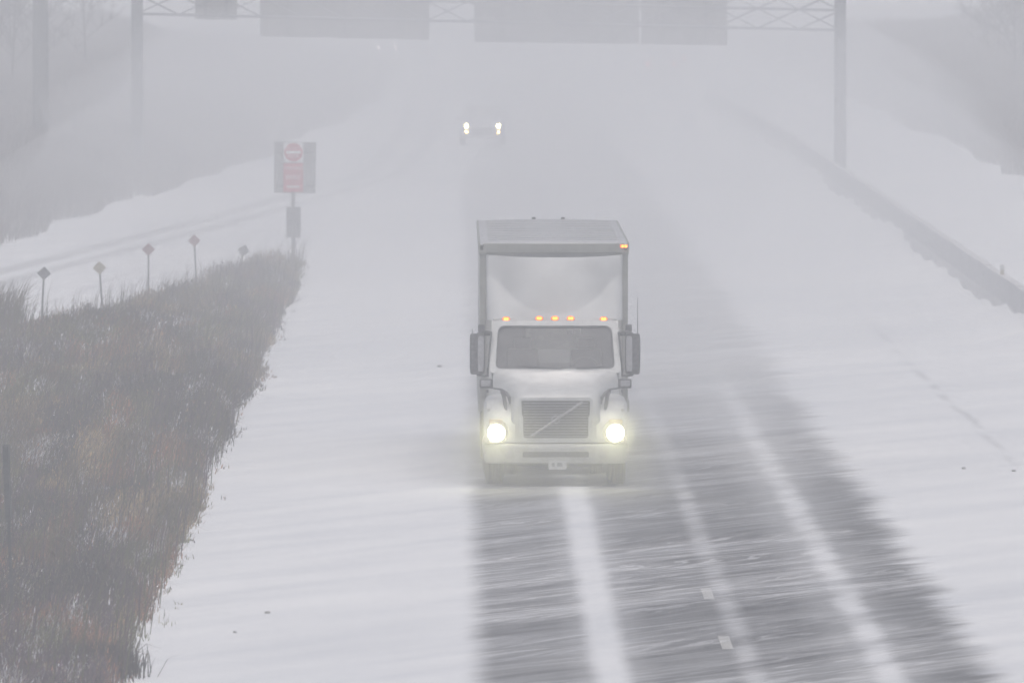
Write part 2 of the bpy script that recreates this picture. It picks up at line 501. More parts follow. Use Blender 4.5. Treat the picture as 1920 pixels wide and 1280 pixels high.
xs = np.unique(np.concatenate([np.linspace(-700, -60, 17), np.arange(-60, 60.1, 1.5), np.linspace(60, 700, 17)]))
ys = np.unique(np.concatenate([np.linspace(-90, 150, 13), np.arange(150, 800, 6.5), np.linspace(800, 2700, 40)]))
gx, gy = np.meshgrid(xs, ys)
gz = ground_h(gx, gy)
nx, ny = len(xs), len(ys)
gv = np.stack([gx.ravel(), gy.ravel(), gz.ravel()], 1)
ii = (np.arange(ny - 1)[:, None] * nx + np.arange(nx - 1)[None, :]).ravel()
gf = np.stack([ii, ii + 1, ii + nx + 1, ii + nx], 1)
me = bpy.data.meshes.new('ground'); me.from_pydata(gv.tolist(), [], gf.tolist()); me.shade_smooth()
me.materials.append(M['snow'])
ground = bpy.data.objects.new('ground', me); col.objects.link(ground); ground['kind'] = 'structure'

def sheet(name, mat, xa, xb, y0, y1, z, step=20, parent=None):
    mb = MB(); ysx = list(np.arange(y0, y1, step)) + [y1]
    v = []; f = []
    for k, y in enumerate(ysx):
        v += [(xa, y, z), (xb, y, z)]
        if k: f.append((2 * k - 2, 2 * k - 1, 2 * k + 1, 2 * k))
    return mb.add(v, f).obj(name, mat, parent)
road = sheet('road', 'asphalt', -0.6, 8.6, -80, 1500, .006)
road['kind'] = 'structure'
dash = None
for k, y in enumerate((146.3, 158.5, 170.7, 182.9)):   # the others lie buried under the drift
    if dash is None:
        dash = MB().add([(-.075, -1.5, 0), (.075, -1.5, 0), (.078, 1.5, 0), (-.072, 1.5, 0)], [(0, 1, 2, 3)]).obj('lane_dash', 'lane_paint', road)
        d = dash
    else:
        d = dash.copy(); col.objects.link(d); d.parent = road
    d.location = (3.68, y, .011)

# exit ramp: a strip between the grass wedge and the overgrown bank
def ramp_strip():
    yy = np.concatenate([np.arange(190, 470, 8), np.arange(470, 760, 20)])
    # centre line of traffic on the ramp, as it peels away from the main road
    cl = np.interp(yy, [190, 324, 338, 399, 471, 560, 760], [-27.5, -12.35, -11.9, -7.2, -2.2, -1.0, -1.0])
    v, f, uv = [], [], []
    for k, y in enumerate(yy):
        for j, t in enumerate((0.0, .25, .5, .75, 1.0)):
            w = 2.6
            v.append((cl[k] - w + 2 * w * t, y, .012 + .0)); uv.append((t, y * .1))
        if k:
            for j in range(4):
                a = (k - 1) * 5 + j; b = k * 5 + j
                f.append((a, a + 1, b + 1, b))
    me = bpy.data.meshes.new('exit_ramp'); me.from_pydata(v, [], f)
    ul = me.uv_layers.new(name='UVMap')
    for l in me.loops: ul.data[l.index].uv = uv[l.vertex_index]
    me.materials.append(M['ramp_surface'])
    o = bpy.data.objects.new('exit_ramp', me); col.objects.link(o); o['kind'] = 'structure'
    return o
ramp_strip()

# ------------------------------------------------------------------ haze
hz = MB().box((0, 1300, 5.75), (1460, 2860, 13.5))
hm = bpy.data.materials.new('haze_air'); hm.use_nodes = True
hn = hm.node_tree; hn.nodes.clear()
ho = hn.nodes.new('ShaderNodeOutputMaterial'); pv = hn.nodes.new('ShaderNodeVolumePrincipled')
pv.inputs['Color'].default_value = (.985, .987, .990, 1)
pv.inputs['Density'].default_value = .0025
pv.inputs['Anisotropy'].default_value = .3
hn.links.new(pv.outputs[0], ho.inputs['Volume'])
haze = hz.obj('haze', hm); haze['kind'] = 'stuff'
haze['label'] = 'pale blowing snow haze hanging over the whole road'
haze['category'] = 'haze'

def snow_air(name, rings, density, label, g=.3):
    """a cloud of snow thrown up from the road: one closed lumpy body filled with thin pale air"""
    m = bpy.data.materials.new(name); m.use_nodes = True
    n = m.node_tree; n.nodes.clear()
    o_ = n.nodes.new('ShaderNodeOutputMaterial'); p_ = n.nodes.new('ShaderNodeVolumePrincipled')
    p_.inputs['Color'].default_value = (.985, .987, .990, 1)
    p_.inputs['Density'].default_value = density; p_.inputs['Anisotropy'].default_value = g
    n.links.new(p_.outputs[0], o_.inputs['Volume'])
    o = MB().loft(rings).obj(name, m); o['kind'] = 'stuff'; o['label'] = label; o['category'] = 'blowing snow'
    return o
def dome_ring(cx, y, hw, h, k=20):
    r = [(cx + hw * math.cos(math.pi * i / k) * (1 + .05 * math.sin(3.1 * i + y)), y, .03 + max(0, h * math.sin(math.pi * i / k) * (1 + .06 * math.sin(2.3 * i + y * .7)))) for i in range(k + 1)]
    return r
snow_air('snow_plume', [dome_ring(*a) for a in [(1.8, 220.5, .5, .5), (1.9, 222, 1.9, 2.0), (2.0, 226, 2.9, 3.4), (2.3, 234, 4.2, 4.6), (2.4, 250, 6.8, 5.6), (2.4, 285, 10.4, 6.4),
          (2.0, 340, 14.5, 7.5), (2.0, 420, 17.0, 8.3), (3.0, 520, 18.0, 8.6), (3.0, 640, 19.0, 8.4), (3.0, 760, 12.0, 5.5)]], .0047,
         'cloud of loose snow swept up along the road behind the lorry')
snow_air('snow_spray', [dome_ring(1.76, y, hw, h) for y, hw, h in [(211.6, .5, .3), (213.0, 1.5, 1.0), (214.9, 2.2, 1.5), (216.2, 2.5, 1.8), (217.6, 2.4, 1.7), (219.0, 1.9, 1.2), (220.0, .8, .5)]], .06,
         'fine snow spray hanging about the wheels and headlights of the lorry', .75)

# ------------------------------------------------------------------ the lorry: tractor
TX, TY = 1.76, 217.0
truck = thing('truck', 'white day-cab tractor unit with lit headlights, roof fairing and five amber marker lamps', 'truck', (TX, TY, 0))

# hood
def hood_ring(y, wb, wt, zb, zt, crown, r):
    pts = [(-wb, y, zb), (-wb * .995, y, zb + (zt - zb) * .5), (-wt, y, zt - r), (-wt + r * .3, y, zt - r * .3), (-wt + r, y, zt)]
    for t in (-.6, -.3, 0, .3, .6): pts.append((t * (wt - r) / .75 if abs(t) > .5 else t * (wt - r) / .75, y, zt + crown * (1 - (t / .9) ** 2)))
    pts += [(wt - r, y, zt), (wt - r * .3, y, zt - r * .3), (wt, y, zt - r), (wb * .995, y, zb + (zt - zb) * .5), (wb, y, zb)]
    return pts
hood_sections = [hood_ring(.06, .74, .66, .76, 1.44, .02, .10), hood_ring(.10, .77, .71, .76, 1.53, .03, .13), hood_ring(.25, .79, .74, .76, 1.61, .035, .16),
                 hood_ring(.6, .84, .79, .78, 1.73, .04, .18), hood_ring(1.0, .95, .90, .82, 1.84, .04, .18),
                 hood_ring(1.3, 1.06, 1.02, .86, 1.91, .04, .14), hood_ring(1.5, 1.12, 1.08, .86, 1.955, .04, .10)]
hood = MB().loft(hood_sections).obj('hood', 'white_paint', truck, smooth=True, angle=50)

# fenders with headlights
def fender(s):
    secs = []
    for y, zt, zb, xo in [(.02, .98, .76, 1.14), (.06, 1.10, .75, 1.19), (.2, 1.27, .75, 1.215), (.45, 1.43, .75, 1.23), (.62, 1.50, .78, 1.235), (.70, 1.53, 1.02, 1.235),
                          (1.0, 1.57, 1.10, 1.235), (1.4, 1.57, 1.10, 1.235), (1.7, 1.54, 1.00, 1.225), (1.85, 1.5, .8, 1.20)]:
        xi = .70
        w = xo - xi; h = zt - zb; r = min(.16, w * .3, h * .45)
        pl = [(xi, zb), (xi, zt - .02), (xi + w * .35, zt), (xo - r, zt - r * .15), (xo - r * .3, zt - r * .45), (xo, zt - r * 1.1), (xo + .004, zt - h * .6), (xo, zb)]
        secs.append([(s * a, y, b) for a, b in pl])
    return MB().loft(secs).obj('fender', 'white_paint', truck, smooth=True, angle=40)
for s in (-1, 1):
    fe = fender(s)
    hb = MB().lathe_y([(.02, .21), (-.03, .205), (-.055, .18), (-.06, .13)], (s * 1.0, .05, .945), 24, .95, 1.05)
    head = hb.obj('headlight', 'grey_plastic', truck, smooth=True)
    MB().lathe_y([(0, .15), (-.018, .14), (-.025, .09), (-.027, .001)], (s * 1.025, -.012, .93), 24).obj('lamp_glass', 'lamp_core', head, smooth=True)
    MB().box((s * 1.03, .045, 1.125), (.24, .12, .085), .03).obj('turn_signal', 'amber_lens', head, smooth=True)
    ld = bpy.data.lights.new('headlight_beam', 'SPOT'); ld.energy = 65; ld.spot_size = R(120); ld.spot_blend = 1.0
    ld.color = (1.0, .95, .50); ld.shadow_soft_size = .03
    lo = bpy.data.objects.new('headlight_beam', ld); col.objects.link(lo); lo.parent = head
    lo.location = (s * 1.025, -.06, .93); lo.rotation_euler = (R(-87), 0, 0)
    # badge and vent on the fender flank above the lamp
    MB().box((s * 1.15, .33, 1.30), (.05, .03, .07), .01).obj('side_repeater', 'grey_plastic', truck)

# grille
gb = MB().add([(x * 1.0, .045, z) for x, z in ((-.57, .82), (.57, .82), (.59, 1.48), (-.59, 1.48))], [(0, 1, 2, 3)])
gb.box((0, .075, 1.15), (1.16, .05, .66), .02)
grille = gb.obj('grille', 'grille_dark', truck)
fr_o = rounded([(-.62, .03, .76), (.62, .03, .76), (.635, .055, 1.535), (-.635, .055, 1.535)], .07)
fr_i = rounded([(-.555, .03, .84), (.555, .03, .84), (.565, .055, 1.475), (-.565, .055, 1.475)], .05)
ring_panel(fr_o, fr_i, (0, .05, 0)).obj('grille_frame', 'white_paint', grille, smooth=True)
for k in range(13):
    z = .87 + k * .0475
    MB().box((0, .028, z), (1.10, .016, .012), .003).obj('slat', 'grey_plastic', grille)
for k in range(11):
    MB().box((-.5 + k * .1, .036, 1.155), (.009, .01, .60), .002).obj('upright_bar', 'chassis', grille)
MB().tube([(-.44, .012, .86), (.46, .02, 1.46)], .021, 8).obj('diagonal_bar', 'chrome', grille)
em = MB()
em.loft([[(rr * math.cos(2 * math.pi * k / 20), y, 1.16 + rr * math.sin(2 * math.pi * k / 20)) for k in range(20)] for rr, y in ((.075, .016), (.075, -.004), (.05, -.004), (.05, .016))], cap=False)
em.tube([(.053, .005, 1.213), (.095, .005, 1.255)], .012, 6)
em.obj('emblem', 'chrome', grille, smooth=True)

# bumper
def bumper_plan(sc=1.0, off=0.0):
    pl = []
    for x, y in [(-1.22, .62), (-1.235, .35), (-1.20, .14), (-1.08, .02), (-.8, -.05), (-.4, -.085), (0, -.095), (.4, -.085), (.8, -.05), (1.08, .02), (1.20, .14), (1.235, .35), (1.22, .62)]:
        pl.append((x * sc, y + off))
    return pl + [(1.1 * sc, .70), (-1.1 * sc, .70)]
rings = []
for z, sc, off in [(.40, .965, .05), (.425, .985, .01), (.50, 1.0, 0), (.66, 1.0, 0), (.72, .992, .012), (.742, .975, .04)]:
    rings.append([(x, y, z) for x, y in bumper_plan(sc, off)])
bumper = MB().loft(rings).obj('bumper', 'white_bumper', truck, smooth=True, angle=45)
MB().box((0, -.082, .565), (1.14, .04, .095), .02).obj('air_intake', 'grille_dark', bumper)
for s in (-1, 1):
    MB().box((s * .35, -.088, .60), (.02, .05, .05), .004).obj('tow_eye', 'chassis', bumper)
    MB().lathe_y([(.03, .075), (-.02, .07), (-.025, .05)], (s * .80, -.048, .56), 16).obj('fog_lamp', 'grey_plastic', bumper, smooth=True)
plate = MB().box((.03, -.105, .385), (.31, .014, .155), .006).obj('license_plate', 'plate', truck)
for k, (a, b) in enumerate(((-.075, .05), (.035, .09))):
    MB().box((.03 + a, -.1135, .39), (b, .003, .065), 0).obj('plate_mark', 'galv_dark', plate)

# cab shell
def bul(p):
    p = Vector(p); return Vector((p.x, p.y - .14 * (1 - (p.x / 1.13) ** 2), p.z))
wo = rounded([(-1.14, 1.50, 1.90), (1.14, 1.50, 1.90), (1.085, 1.96, 2.80), (-1.085, 1.96, 2.80)], .10, 4, 8)
def on_slope(z): return 1.50 + (z - 1.90) * (.46 / .90)
wi = rounded([(-1.035, on_slope(1.985), 1.985), (1.035, on_slope(1.985), 1.985), (.985, on_slope(2.715), 2.715), (-.985, on_slope(2.715), 2.715)], [.10, .10, .14, .14], 4, 8)
cab = ring_panel(wo, wi, (0, .06, -.02), bul).obj('cab_front', 'white_paint', truck, smooth=True, angle=40)
gk_i = rounded([(-1.01, on_slope(2.012), 2.012), (1.01, on_slope(2.012), 2.012), (.962, on_slope(2.69), 2.69), (-.962, on_slope(2.69), 2.69)], [.09, .09, .13, .13], 4, 8)
ws = pane(wi, lambda p: bul(p) + Vector((0, .025, 0))).obj('windshield', 'windscreen', truck, smooth=True)
ring_panel([p + Vector((0, -.006, 0)) for p in wi], [p + Vector((0, -.004, 0)) for p in gk_i], (0, .02, 0), bul).obj('window_seal', 'black_plastic', ws, smooth=True)
for s in (-1, 1):
    a = bul(Vector((s * .12 + .25, on_slope(2.0), 1.99))); b = bul(Vector((s * .75 + .1, on_slope(2.03), 2.03)))
    MB().tube([a + Vector((0, -.03, 0)), a.lerp(b, .5) + Vector((0, -.045, .004)), b + Vector((0, -.03, .01))], .011, 6).obj('wiper', 'black_plastic', ws)
for s in (-1, 1):
    so = rounded([(s * 1.145, 1.52, .95), (s * 1.145, 3.2, .95), (s * 1.095, 3.2, 2.80), (s * 1.09, 1.98, 2.80), (s * 1.145, 1.52, 1.90)], .05, 3, 6)
    si = rounded([(s * 1.142, 1.72, 1.92), (s * 1.142, 2.75, 1.86), (s * 1.10, 2.75, 2.62), (s * 1.103, 2.1, 2.62), (s * 1.135, 1.74, 2.05)], .05, 3, 6)
    door = ring_panel(so, si, (-s * .05, 0, 0)).obj('door', 'white_paint', truck, smooth=True, angle=30)
    pane([p + Vector((-s * .02, 0, 0)) for p in si]).obj('side_window', 'side_glass', door)
    MB().box((s * 1.165, 2.62, 1.55), (.04, .2, .05), .012).obj('handle', 'black_plastic', door)
    # steps and fuel tank
    MB().lathe_y([(0, .30), (.02, .33), (1.45, .33), (1.47, .30)], (s * .93, 2.05, .62), 20).obj('fuel_tank', 'rim_steel', truck, smooth=True)
    MB().box((s * 1.2, 2.35, .55), (.12, .5, .04), .01).obj('step', 'chassis', truck)
ro = rounded([(-1.10, 3.2, .95), (1.10, 3.2, .95), (1.06, 3.2, 2.80), (-1.06, 3.2, 2.80)], .06)
ri = rounded([(-.50, 3.2, 2.02), (.50, 3.2, 2.02), (.47, 3.2, 2.48), (-.47, 3.2, 2.48)], .05)
rear = ring_panel(ro, ri, (0, .05, 0)).obj('cab_rear', 'cab_lining', truck)
pane([p + Vector((0, .025, 0)) for p in ri]).obj('rear_window', 'side_glass', rear)
MB().box((-.02, 3.165, 2.44), (.97, .02, .36), .008).obj('window_light_panel', 'window_light_tone', truck)  # added panel, imitates the light seen through the rear window
MB().box((0, 2.6, 2.815), (2.16, 1.24, .05), .02).obj('cab_roof', 'white_paint', truck)
MB().box((0, 2.4, .98), (2.14, 1.55, .06)).obj('cab_floor', 'dash', truck)
da = MB().box((0, 1.85, 1.80), (2.1, .42, .30), .08).obj('dashboard', 'dash', truck, smooth=True)
sw = MB()
wc = Vector((.52, 2.10, 1.98)); tilt = Matrix.Rotation(R(35), 4, 'X')
for rr in (.22,):
    ringp = [wc + tilt @ Vector((rr * math.cos(a), 0, rr * math.sin(a))) for a in np.linspace(0, 2 * math.pi, 21)]
    sw.tube(ringp, .016, 6)
sw.tube([wc + tilt @ Vector((-.2, 0, 0)), wc + tilt @ Vector((.2, 0, 0))], .012, 6)
sw.tube([wc, (.52, 1.85, 1.8)], .03, 6)
sw.obj('steering_wheel', 'dash', truck, smooth=True)
for s in (-1, 1):
    st = MB().box((s * .55, 2.75, 1.52), (.55, .52, .16), .06)
    st.box((s * .55, 2.98, 1.92), (.54, .14, .72), .06); st.box((s * .55, 2.99, 2.37), (.32, .11, .20), .05)
    st.box((s * .55, 2.75, 1.22), (.4, .4, .46), .02)
    st.obj('seat', 'seat', truck, smooth=True)
MB().box((.26, on_slope(2.6) - .02, 2.60), (.10, .05, .07), .015).obj('dash_camera', 'black_plastic', truck)

# roof fairing: tall scoop with a smile-shaped crease above the cab
def fairing():
    NU, NV = 64, 40
    HW = 1.19; z0, z1 = 2.80, 3.905
    rings = []
    for j in range(NV + 1):
        v = j / NV
        row = []
        for i in range(NU + 1):
            u = -1 + 2 * i / NU
            au = abs(u)
            # plan: rounded front corners
            hw = HW * (1.0 - .012 * (1 - v))
            x = hw * math.sin(u * math.pi / 2) if False else hw * (u if au < .8 else math.copysign(.8 + .2 * math.sin((au - .8) / .2 * math.pi / 2), u))
            side = 0 if au < .8 else .34 * (1 - math.cos((au - .8) / .2 * math.pi / 2))
            z = z0 + (z1 - z0) * v - .035 * v ** 8 * (1 - au ** 4)
            # a sloping apron below the smile-shaped crease, a steeper rounded face above it
            vc = min(.66, .085 + .47 * (au / .80) ** 2.4)
            A, B, sm = 1.65, .62, .012
            t = (v - vc) / sm
            soft = sm * (math.log1p(math.exp(t)) if t < 30 else t)
            y = 1.92 + A * v + (B - A) * soft + side * (1 - .55 * v) + .08 * u * u + .25 * max(0, v - .8) ** 1.5
            row.append((x, y, z))
        # close sides towards the rear
        row = [(-hw + .03, 3.35, row[0][2])] + row + [(hw - .03, 3.35, row[-1][2])]
        rings.append(row)
    mb = MB().loft(rings, close=False)
    # rolled top edge running back
    n = len(rings[0])
    back = [(x * .97, max(y + .18, 3.2), z - .03) for x, y, z in rings[-1]]
    mb.loft([rings[-1], back], close=False)
    bot = [(x * .97, min(y + .5, 3.3), z - .01) for x, y, z in rings[0]]
    mb.loft([rings[0], bot], close=False)
    return mb.obj('roof_fairing', 'white_fairing', truck, smooth=True, angle=60)
fa = fairing()
for x in (-.845, -.272, 0, .272, .845):
    yl = 1.905 + .09 * (x / 1.19) ** 2
    ml = MB().lathe_y([(.03, .055), (0, .055), (-.02, .048)], (x, yl, 2.83 + (.005 if abs(x) < .5 else -.008)), 14, 1.25, .75).obj('marker_lamp', 'amber_rim', truck, smooth=True)
    em = MB()
    for dxx in ((-.02, .02) if x != .272 else (-.022, .022)):
        em.lathe_y([(0, .028), (-.015, .024), (-.02, .001)], (x + dxx, yl - .02, 2.832 + (.005 if abs(x) < .5 else -.008)), 10)
    em.obj('lamp_glass', 'amber_lamp', ml, smooth=True)

# mirrors
for s in (-1, 1):
    sec = []
    for z, w, dpt in [(1.875, .20, .12), (1.90, .245, .18), (2.0, .26, .21), (2.3, .265, .22), (2.5, .26, .21), (2.565, .24, .17), (2.58, .19, .11)]:
        pl = [(-.5, .45), (-.42, -.1), (-.2, -.42), (.1, -.5), (.38, -.45), (.5, -.2), (.5, .5)]
        sec.append([(s * (1.345 + a * w), 1.70 + b * dpt, z) for a, b in pl])
    mi = MB().loft(sec).obj('side_mirror', 'black_plastic', truck, smooth=True, angle=40)
    ms = []
    for z, w in [(1.93, .085), (2.0, .11), (2.3, .115), (2.5, .105), (2.54, .07)]:
        ms.append([(s * (1.285 + a * w), 1.583 + b, z) for a, b in ((-.5, .05), (-.45, .012), (0, -.004), (.45, .006), (.5, .05))])
    MB().loft(ms).obj('mirror_cover', 'grey_plastic', mi, smooth=True)
    arm = MB()
    arm.tube([(s * 1.10, 1.72, 2.60), (s * 1.22, 1.70, 2.615), (s * 1.32, 1.70, 2.59), (s * 1.36, 1.70, 2.555)], .020, 8)
    arm.tube([(s * 1.10, 1.72, 2.60), (s * 1.125, 1.66, 2.40), (s * 1.15, 1.62, 2.05), (s * 1.165, 1.62, 1.87)], .017, 8)
    arm.tube([(s * 1.10, 1.78, 2.57), (s * 1.22, 1.72, 2.57)], .03, 8)
    arm.tube([(s * 1.15, 1.66, 1.86), (s * 1.24, 1.68, 1.845), (s * 1.34, 1.70, 1.865), (s * 1.36, 1.7, 1.90)], .020, 8)
    arm.box((s * 1.16, 1.66, 1.92), (.05, .06, .14), .015)
    arm.box((s * 1.275, 1.86, 2.665), (.115, .10, .135), .02)
    arm.tube([(s * 1.22, 1.74, 2.60), (s * 1.275, 1.86, 2.64)], .02, 8)
    arm.obj('mirror_arm', 'black_plastic', truck, smooth=True)
    # hood-mounted mirror with its black bracket
    hmi = MB().box((s * 1.195, .62, 1.755), (.235, .10, .165), .035).obj('hood_mirror', 'black_plastic', truck, smooth=True)
    MB().box((s * 1.20, .565, 1.76), (.16, .012, .10), .005).obj('mirror_cover', 'grey_plastic', hmi)
    br = MB()
    br.tube([(s * 1.15, .62, 1.685), (s * 1.02, .60, 1.668), (s * .93, .55, 1.655), (s * .855, .44, 1.60), (s * .80, .34, 1.53), (s * .785, .30, 1.41)], [.022, .026, .034, .042, .036, .010], 8, .55)
    br.tube([(s * .92, .50, 1.63), (s * .885, .42, 1.52), (s * .865, .32, 1.38), (s * .835, .22, 1.20)], [.04, .036, .032, .008], 8, .6)
    br.obj('mirror_bracket', 'black_plastic', hmi, smooth=True)
MB().tube([(1.43, 1.72, 2.5), (1.432, 1.72, 3.20)], [.008, .004], 6).obj('antenna', 'black_plastic', truck)
MB().tube([(-1.43, 1.72, 2.5), (-1.432, 1.72, 2.66)], [.008, .005], 6).obj('antenna', 'black_plastic', truck)

# chassis and wheels
ch = MB()
for s in (-1, 1): ch.box((s * .43, 3.6, .82), (.09, 6.5, .28))
ch.box((0, .5, .62), (1.3, .5, .26), .05); ch.box((0, 1.22, .50), (1.9, .16, .14), .04); ch.box((0, .95, .7), (.8, .7, .5), .1)
ch.box((0, 4.95, .50), (1.6, .22, .22), .06); ch.box((0, 6.25, .50), (1.6, .22, .22), .06); ch.box((0, 5.6, 1.02), (.95, .9, .10), .03)
ch.box((0, .72, .43), (1.6, .06, .2), .02)
ch.obj('chassis', 'chassis', truck)
def wheel(parent, x, y, r, w, s, dual=False):
    g = parent
    prof = [(-w / 2, r * .60), (-w / 2 - .005, r * .80), (-w / 2 + .01, r * .95), (-w / 2 + .035, r)]
    for k in range(4):
        a = -w / 2 + .05 + (w - .1) * (k + .3) / 4
        prof += [(a, r), (a + .008, r - .018), (a + .022, r - .018), (a + .03, r)]
    prof += [(w / 2 - .035, r), (w / 2 - .01, r * .95), (w / 2 + .005, r * .80), (w / 2, r * .60)]
    wh = MB().lathe_x(prof, (x, y, r), 32).obj('wheel', 'rubber', g, smooth=True, angle=30)
    MB().lathe_x([(s * w * .30, .001), (s * w * .30, r * .2), (s * w * .42, r * .25), (s * w * .42, r * .5), (s * w * .515, r * .58), (s * w * .50, r * .61)], (x, y, r), 24).obj('rim', 'rim_steel', wh, smooth=True)
    return wh
for s in (-1, 1):
    wheel(truck, s * 1.05, 1.22, .52, .31, s)
    for y in (4.95, 6.25):
        wheel(truck, s * 1.10, y, .51, .27, s); wheel(truck, s * .78, y, .51, .27, s)
    MB().box((s * .98, 6.85, .55), (.6, .02, .7), .005).obj('mud_flap', 'rubber', truck)

# ------------------------------------------------------------------ the lorry: semi-trailer
tr = thing('semi_trailer', 'long box semi-trailer with grey metal header rail behind the white tractor', 'trailer', (TX, TY + 4.4, 0))
HW, ZB, ZT, L = 1.30, 1.14, 4.085, 16.15
MB().box((0, .03, (ZB + ZT) / 2 - .05), (2 * HW - .10, .05, ZT - ZB - .15)).obj('front_wall', 'trailer_skin', tr)
for s in (-1, 1):
    MB().box((s * (HW - .02), L / 2, (ZB + ZT) / 2 - .02), (.03, L - .1, ZT - ZB - .2)).obj('side_wall', 'trailer_skin', tr)
    MB().box((s * (HW - .055), .02, (ZB + ZT) / 2 - .09), (.11, .11, ZT - ZB - .18), .02).obj('corner_post', 'rail_alu', tr)
    MB().box((s * (HW + .004), L / 2, ZT - .075), (.04, L - .02, .14), .01).obj('top_rail', 'rail_alu', tr)
    MB().box((s * (HW + .004), L / 2, ZB + .08), (.04, L - .02, .20), .01).obj('bottom_rail', 'rail_alu', tr)
    MB().box((s * (HW - .045), -.005, ZT - .175), (.115, .13, .075), .012).obj('corner_cap', 'rail_alu', tr)
MB().box((0, -.005, ZT - .10), (2 * HW - .12, .12, .17), .015).obj('header_rail', 'rail_alu', tr)
rf = []
for y in (.0, .05, .4, L - .05, L):
    zz = ZT + (.0 if 0 < y < L else -.03)
    rf.append([(-HW + .01, y, ZT - .05), (-HW + .012, y, zz - .01), (-.6, y, zz + .012), (0, y, zz + .016), (.6, y, zz + .012), (HW - .012, y, zz - .01), (HW - .01, y, ZT - .05)])
roof = MB().loft(rf).obj('roof', 'trailer_roof', tr, smooth=True)
for k in range(1, 13):
    MB().box((0, k * L / 13, ZT + .0155), (2.3, .03, .006)).obj('roof_seam', 'rail_alu', roof)
MB().box((0, L / 2, ZB - .03), (2.4, L - .1, .12)).obj('floor', 'chassis', tr)
rd = MB(); rd.box((-.63, L - .03, 2.6), (1.22, .06, 2.8), .01); rd.box((.63, L - .03, 2.6), (1.22, .06, 2.8), .01)
rd.obj('rear_doors', 'trailer_skin', tr)
for x in (-.25, .30):
    MB().box((x, L - .05, ZT + .03), (.075, .05, .045), .012).obj('rear_roof_lamp', 'black_plastic', tr)
mk = MB().box((HW - .075, -.075, ZT - .065), (.13, .03, .055), .01).obj('corner_lamp', 'amber_rim', tr)
em = MB()
for dx in (-.028, .028): em.lathe_y([(0, .026), (-.012, .022), (-.016, .001)], (HW - .068 + dx, -.09, ZT - .065), 10)
em.obj('lamp_glass', 'amber_lamp', mk, smooth=True)
for s in (-1, 1):
    MB().box((s * .75, 2.9, .62), (.14, .14, 1.0), .02).obj('landing_leg', 'chassis', tr)
    for y in (12.9, 14.2):
        wheel(tr, s * 1.13, y, .51, .27, s); wheel(tr, s * .80, y, .51, .27, s)
bo = MB(); bo.box((0, 13.55, .92), (1.1, 2.4, .22), .03); bo.box((0, 12.9, .51), (1.7, .16, .16), .04); bo.box((0, 14.2, .51), (1.7, .16, .16), .04)
bo.box((0, L - .1, .55), (2.3, .1, .12), .02); bo.box((-.6, L - .1, .85), (.1, .1, .5)); bo.box((.6, L - .1, .85), (.1, .1, .5))
bo.obj('bogie', 'chassis', tr)

# ------------------------------------------------------------------ following cars
def make_car(name, label, paint, loc, rz, pickup=False, lamps='far_lamp', fogs=None, tails=None, lz=.86, lx=.67):
    c = thing(name, label, 'car', loc, rz)
    W = .94 if pickup else .88
    secs = []
    for y, zb, zt, w in [(0, .38, .80, .80), (.06, .34, .92, W - .06), (.25, .32, 1.02, W), (1.25, .30, 1.10, W), (1.6, .30, 1.12, W), (4.3, .30, 1.13, W), (4.75, .34, 1.10, W - .03), (4.85, .40, .95, W - .08)]:
        r = .10
        pl = [(-w + .04, zb), (-w, zb + .12), (-w, zt - r), (-w + r * .35, zt - r * .35), (-w + r, zt), (0, zt + .02), (w - r, zt), (w - r * .35, zt - r * .35), (w, zt - r), (w, zb + .12), (w - .04, zb)]
        secs.append([(a, y, b) for a, b in pl])
    MB().loft(secs).obj('body', paint, c, smooth=True, angle=45)
    ca = []
    ztop = 1.78 if pickup else 1.62
    for y, z, w in [(1.35, 1.12, W - .05), (1.95, ztop - .04, W - .20), (2.2, ztop, W - .20), (3.4, ztop, W - .20), (4.1, ztop - .05, W - .22), (4.6, 1.14, W - .06)]:
        ca.append([(-w, y, max(1.08, z - .12) if z > 1.3 else z - .03), (-w + .03, y, z), (0, y, z + .02), (w - .03, y, z), (w, y, max(1.08, z - .12) if z > 1.3 else z - .03)])
    rings = ca
    MB().loft([[(-x0 if False else x0, y0, z0) for x0, y0, z0 in r] + [(W - .06, r[0][1] if False else r[0][1], 1.06), (-W + .06, r[0][1], 1.06)] for r in rings]).obj('cabin', paint, c, smooth=True, angle=40)
    wi_ = [(-W + .14, 1.40, 1.17), (W - .14, 1.40, 1.17), (W - .27, 1.91, ztop - .08), (-W + .27, 1.91, ztop - .08)]
    pane([p + Vector((0, -.035, .02)) for p in rounded(wi_, .06)]).obj('windshield', 'grey_plastic', c)  # grey in place of dark glass, haze put into the colour
    MB().box((0, .0, .62), (1.1, .05, .30), .04).obj('grille', 'black_plastic', c)
    MB().box((0, -.01, .40), (1.66, .10, .16), .04).obj('bumper', 'grey_plastic', c)
    for s in (-1, 1):
        h = MB().box((s * lx, .03, lz), (.30, .12, .17), .04).obj('headlight', 'grey_plastic', c)
        MB().lathe_y([(0, .095), (-.015, .085), (-.02, .001)], (s * lx, -.035, lz), 16).obj('lamp_glass', lamps, h, smooth=True)
        if fogs:
            f = MB().box((s * lx, -.06, lz - .25), (.14, .05, .10), .02).obj('fog_lamp', 'grey_plastic', c)
            MB().lathe_y([(0, .06), (-.012, .05), (-.015, .001)], (s * lx, -.088, lz - .25), 14).obj('lamp_glass', fogs, f, smooth=True)
        if tails:
            MB().box((s * (W - .12), 4.84, .95), (.16, .06, .20), .02).obj('tail_lamp', tails, c)
        MB().box((s * (W + .10), 1.55, 1.16), (.18, .10, .14), .03).obj('side_mirror', 'black_plastic', c)
        for y in (.85, 3.85):
            wheel(c, s * (W - .10), y, .36, .24, s)
    return c
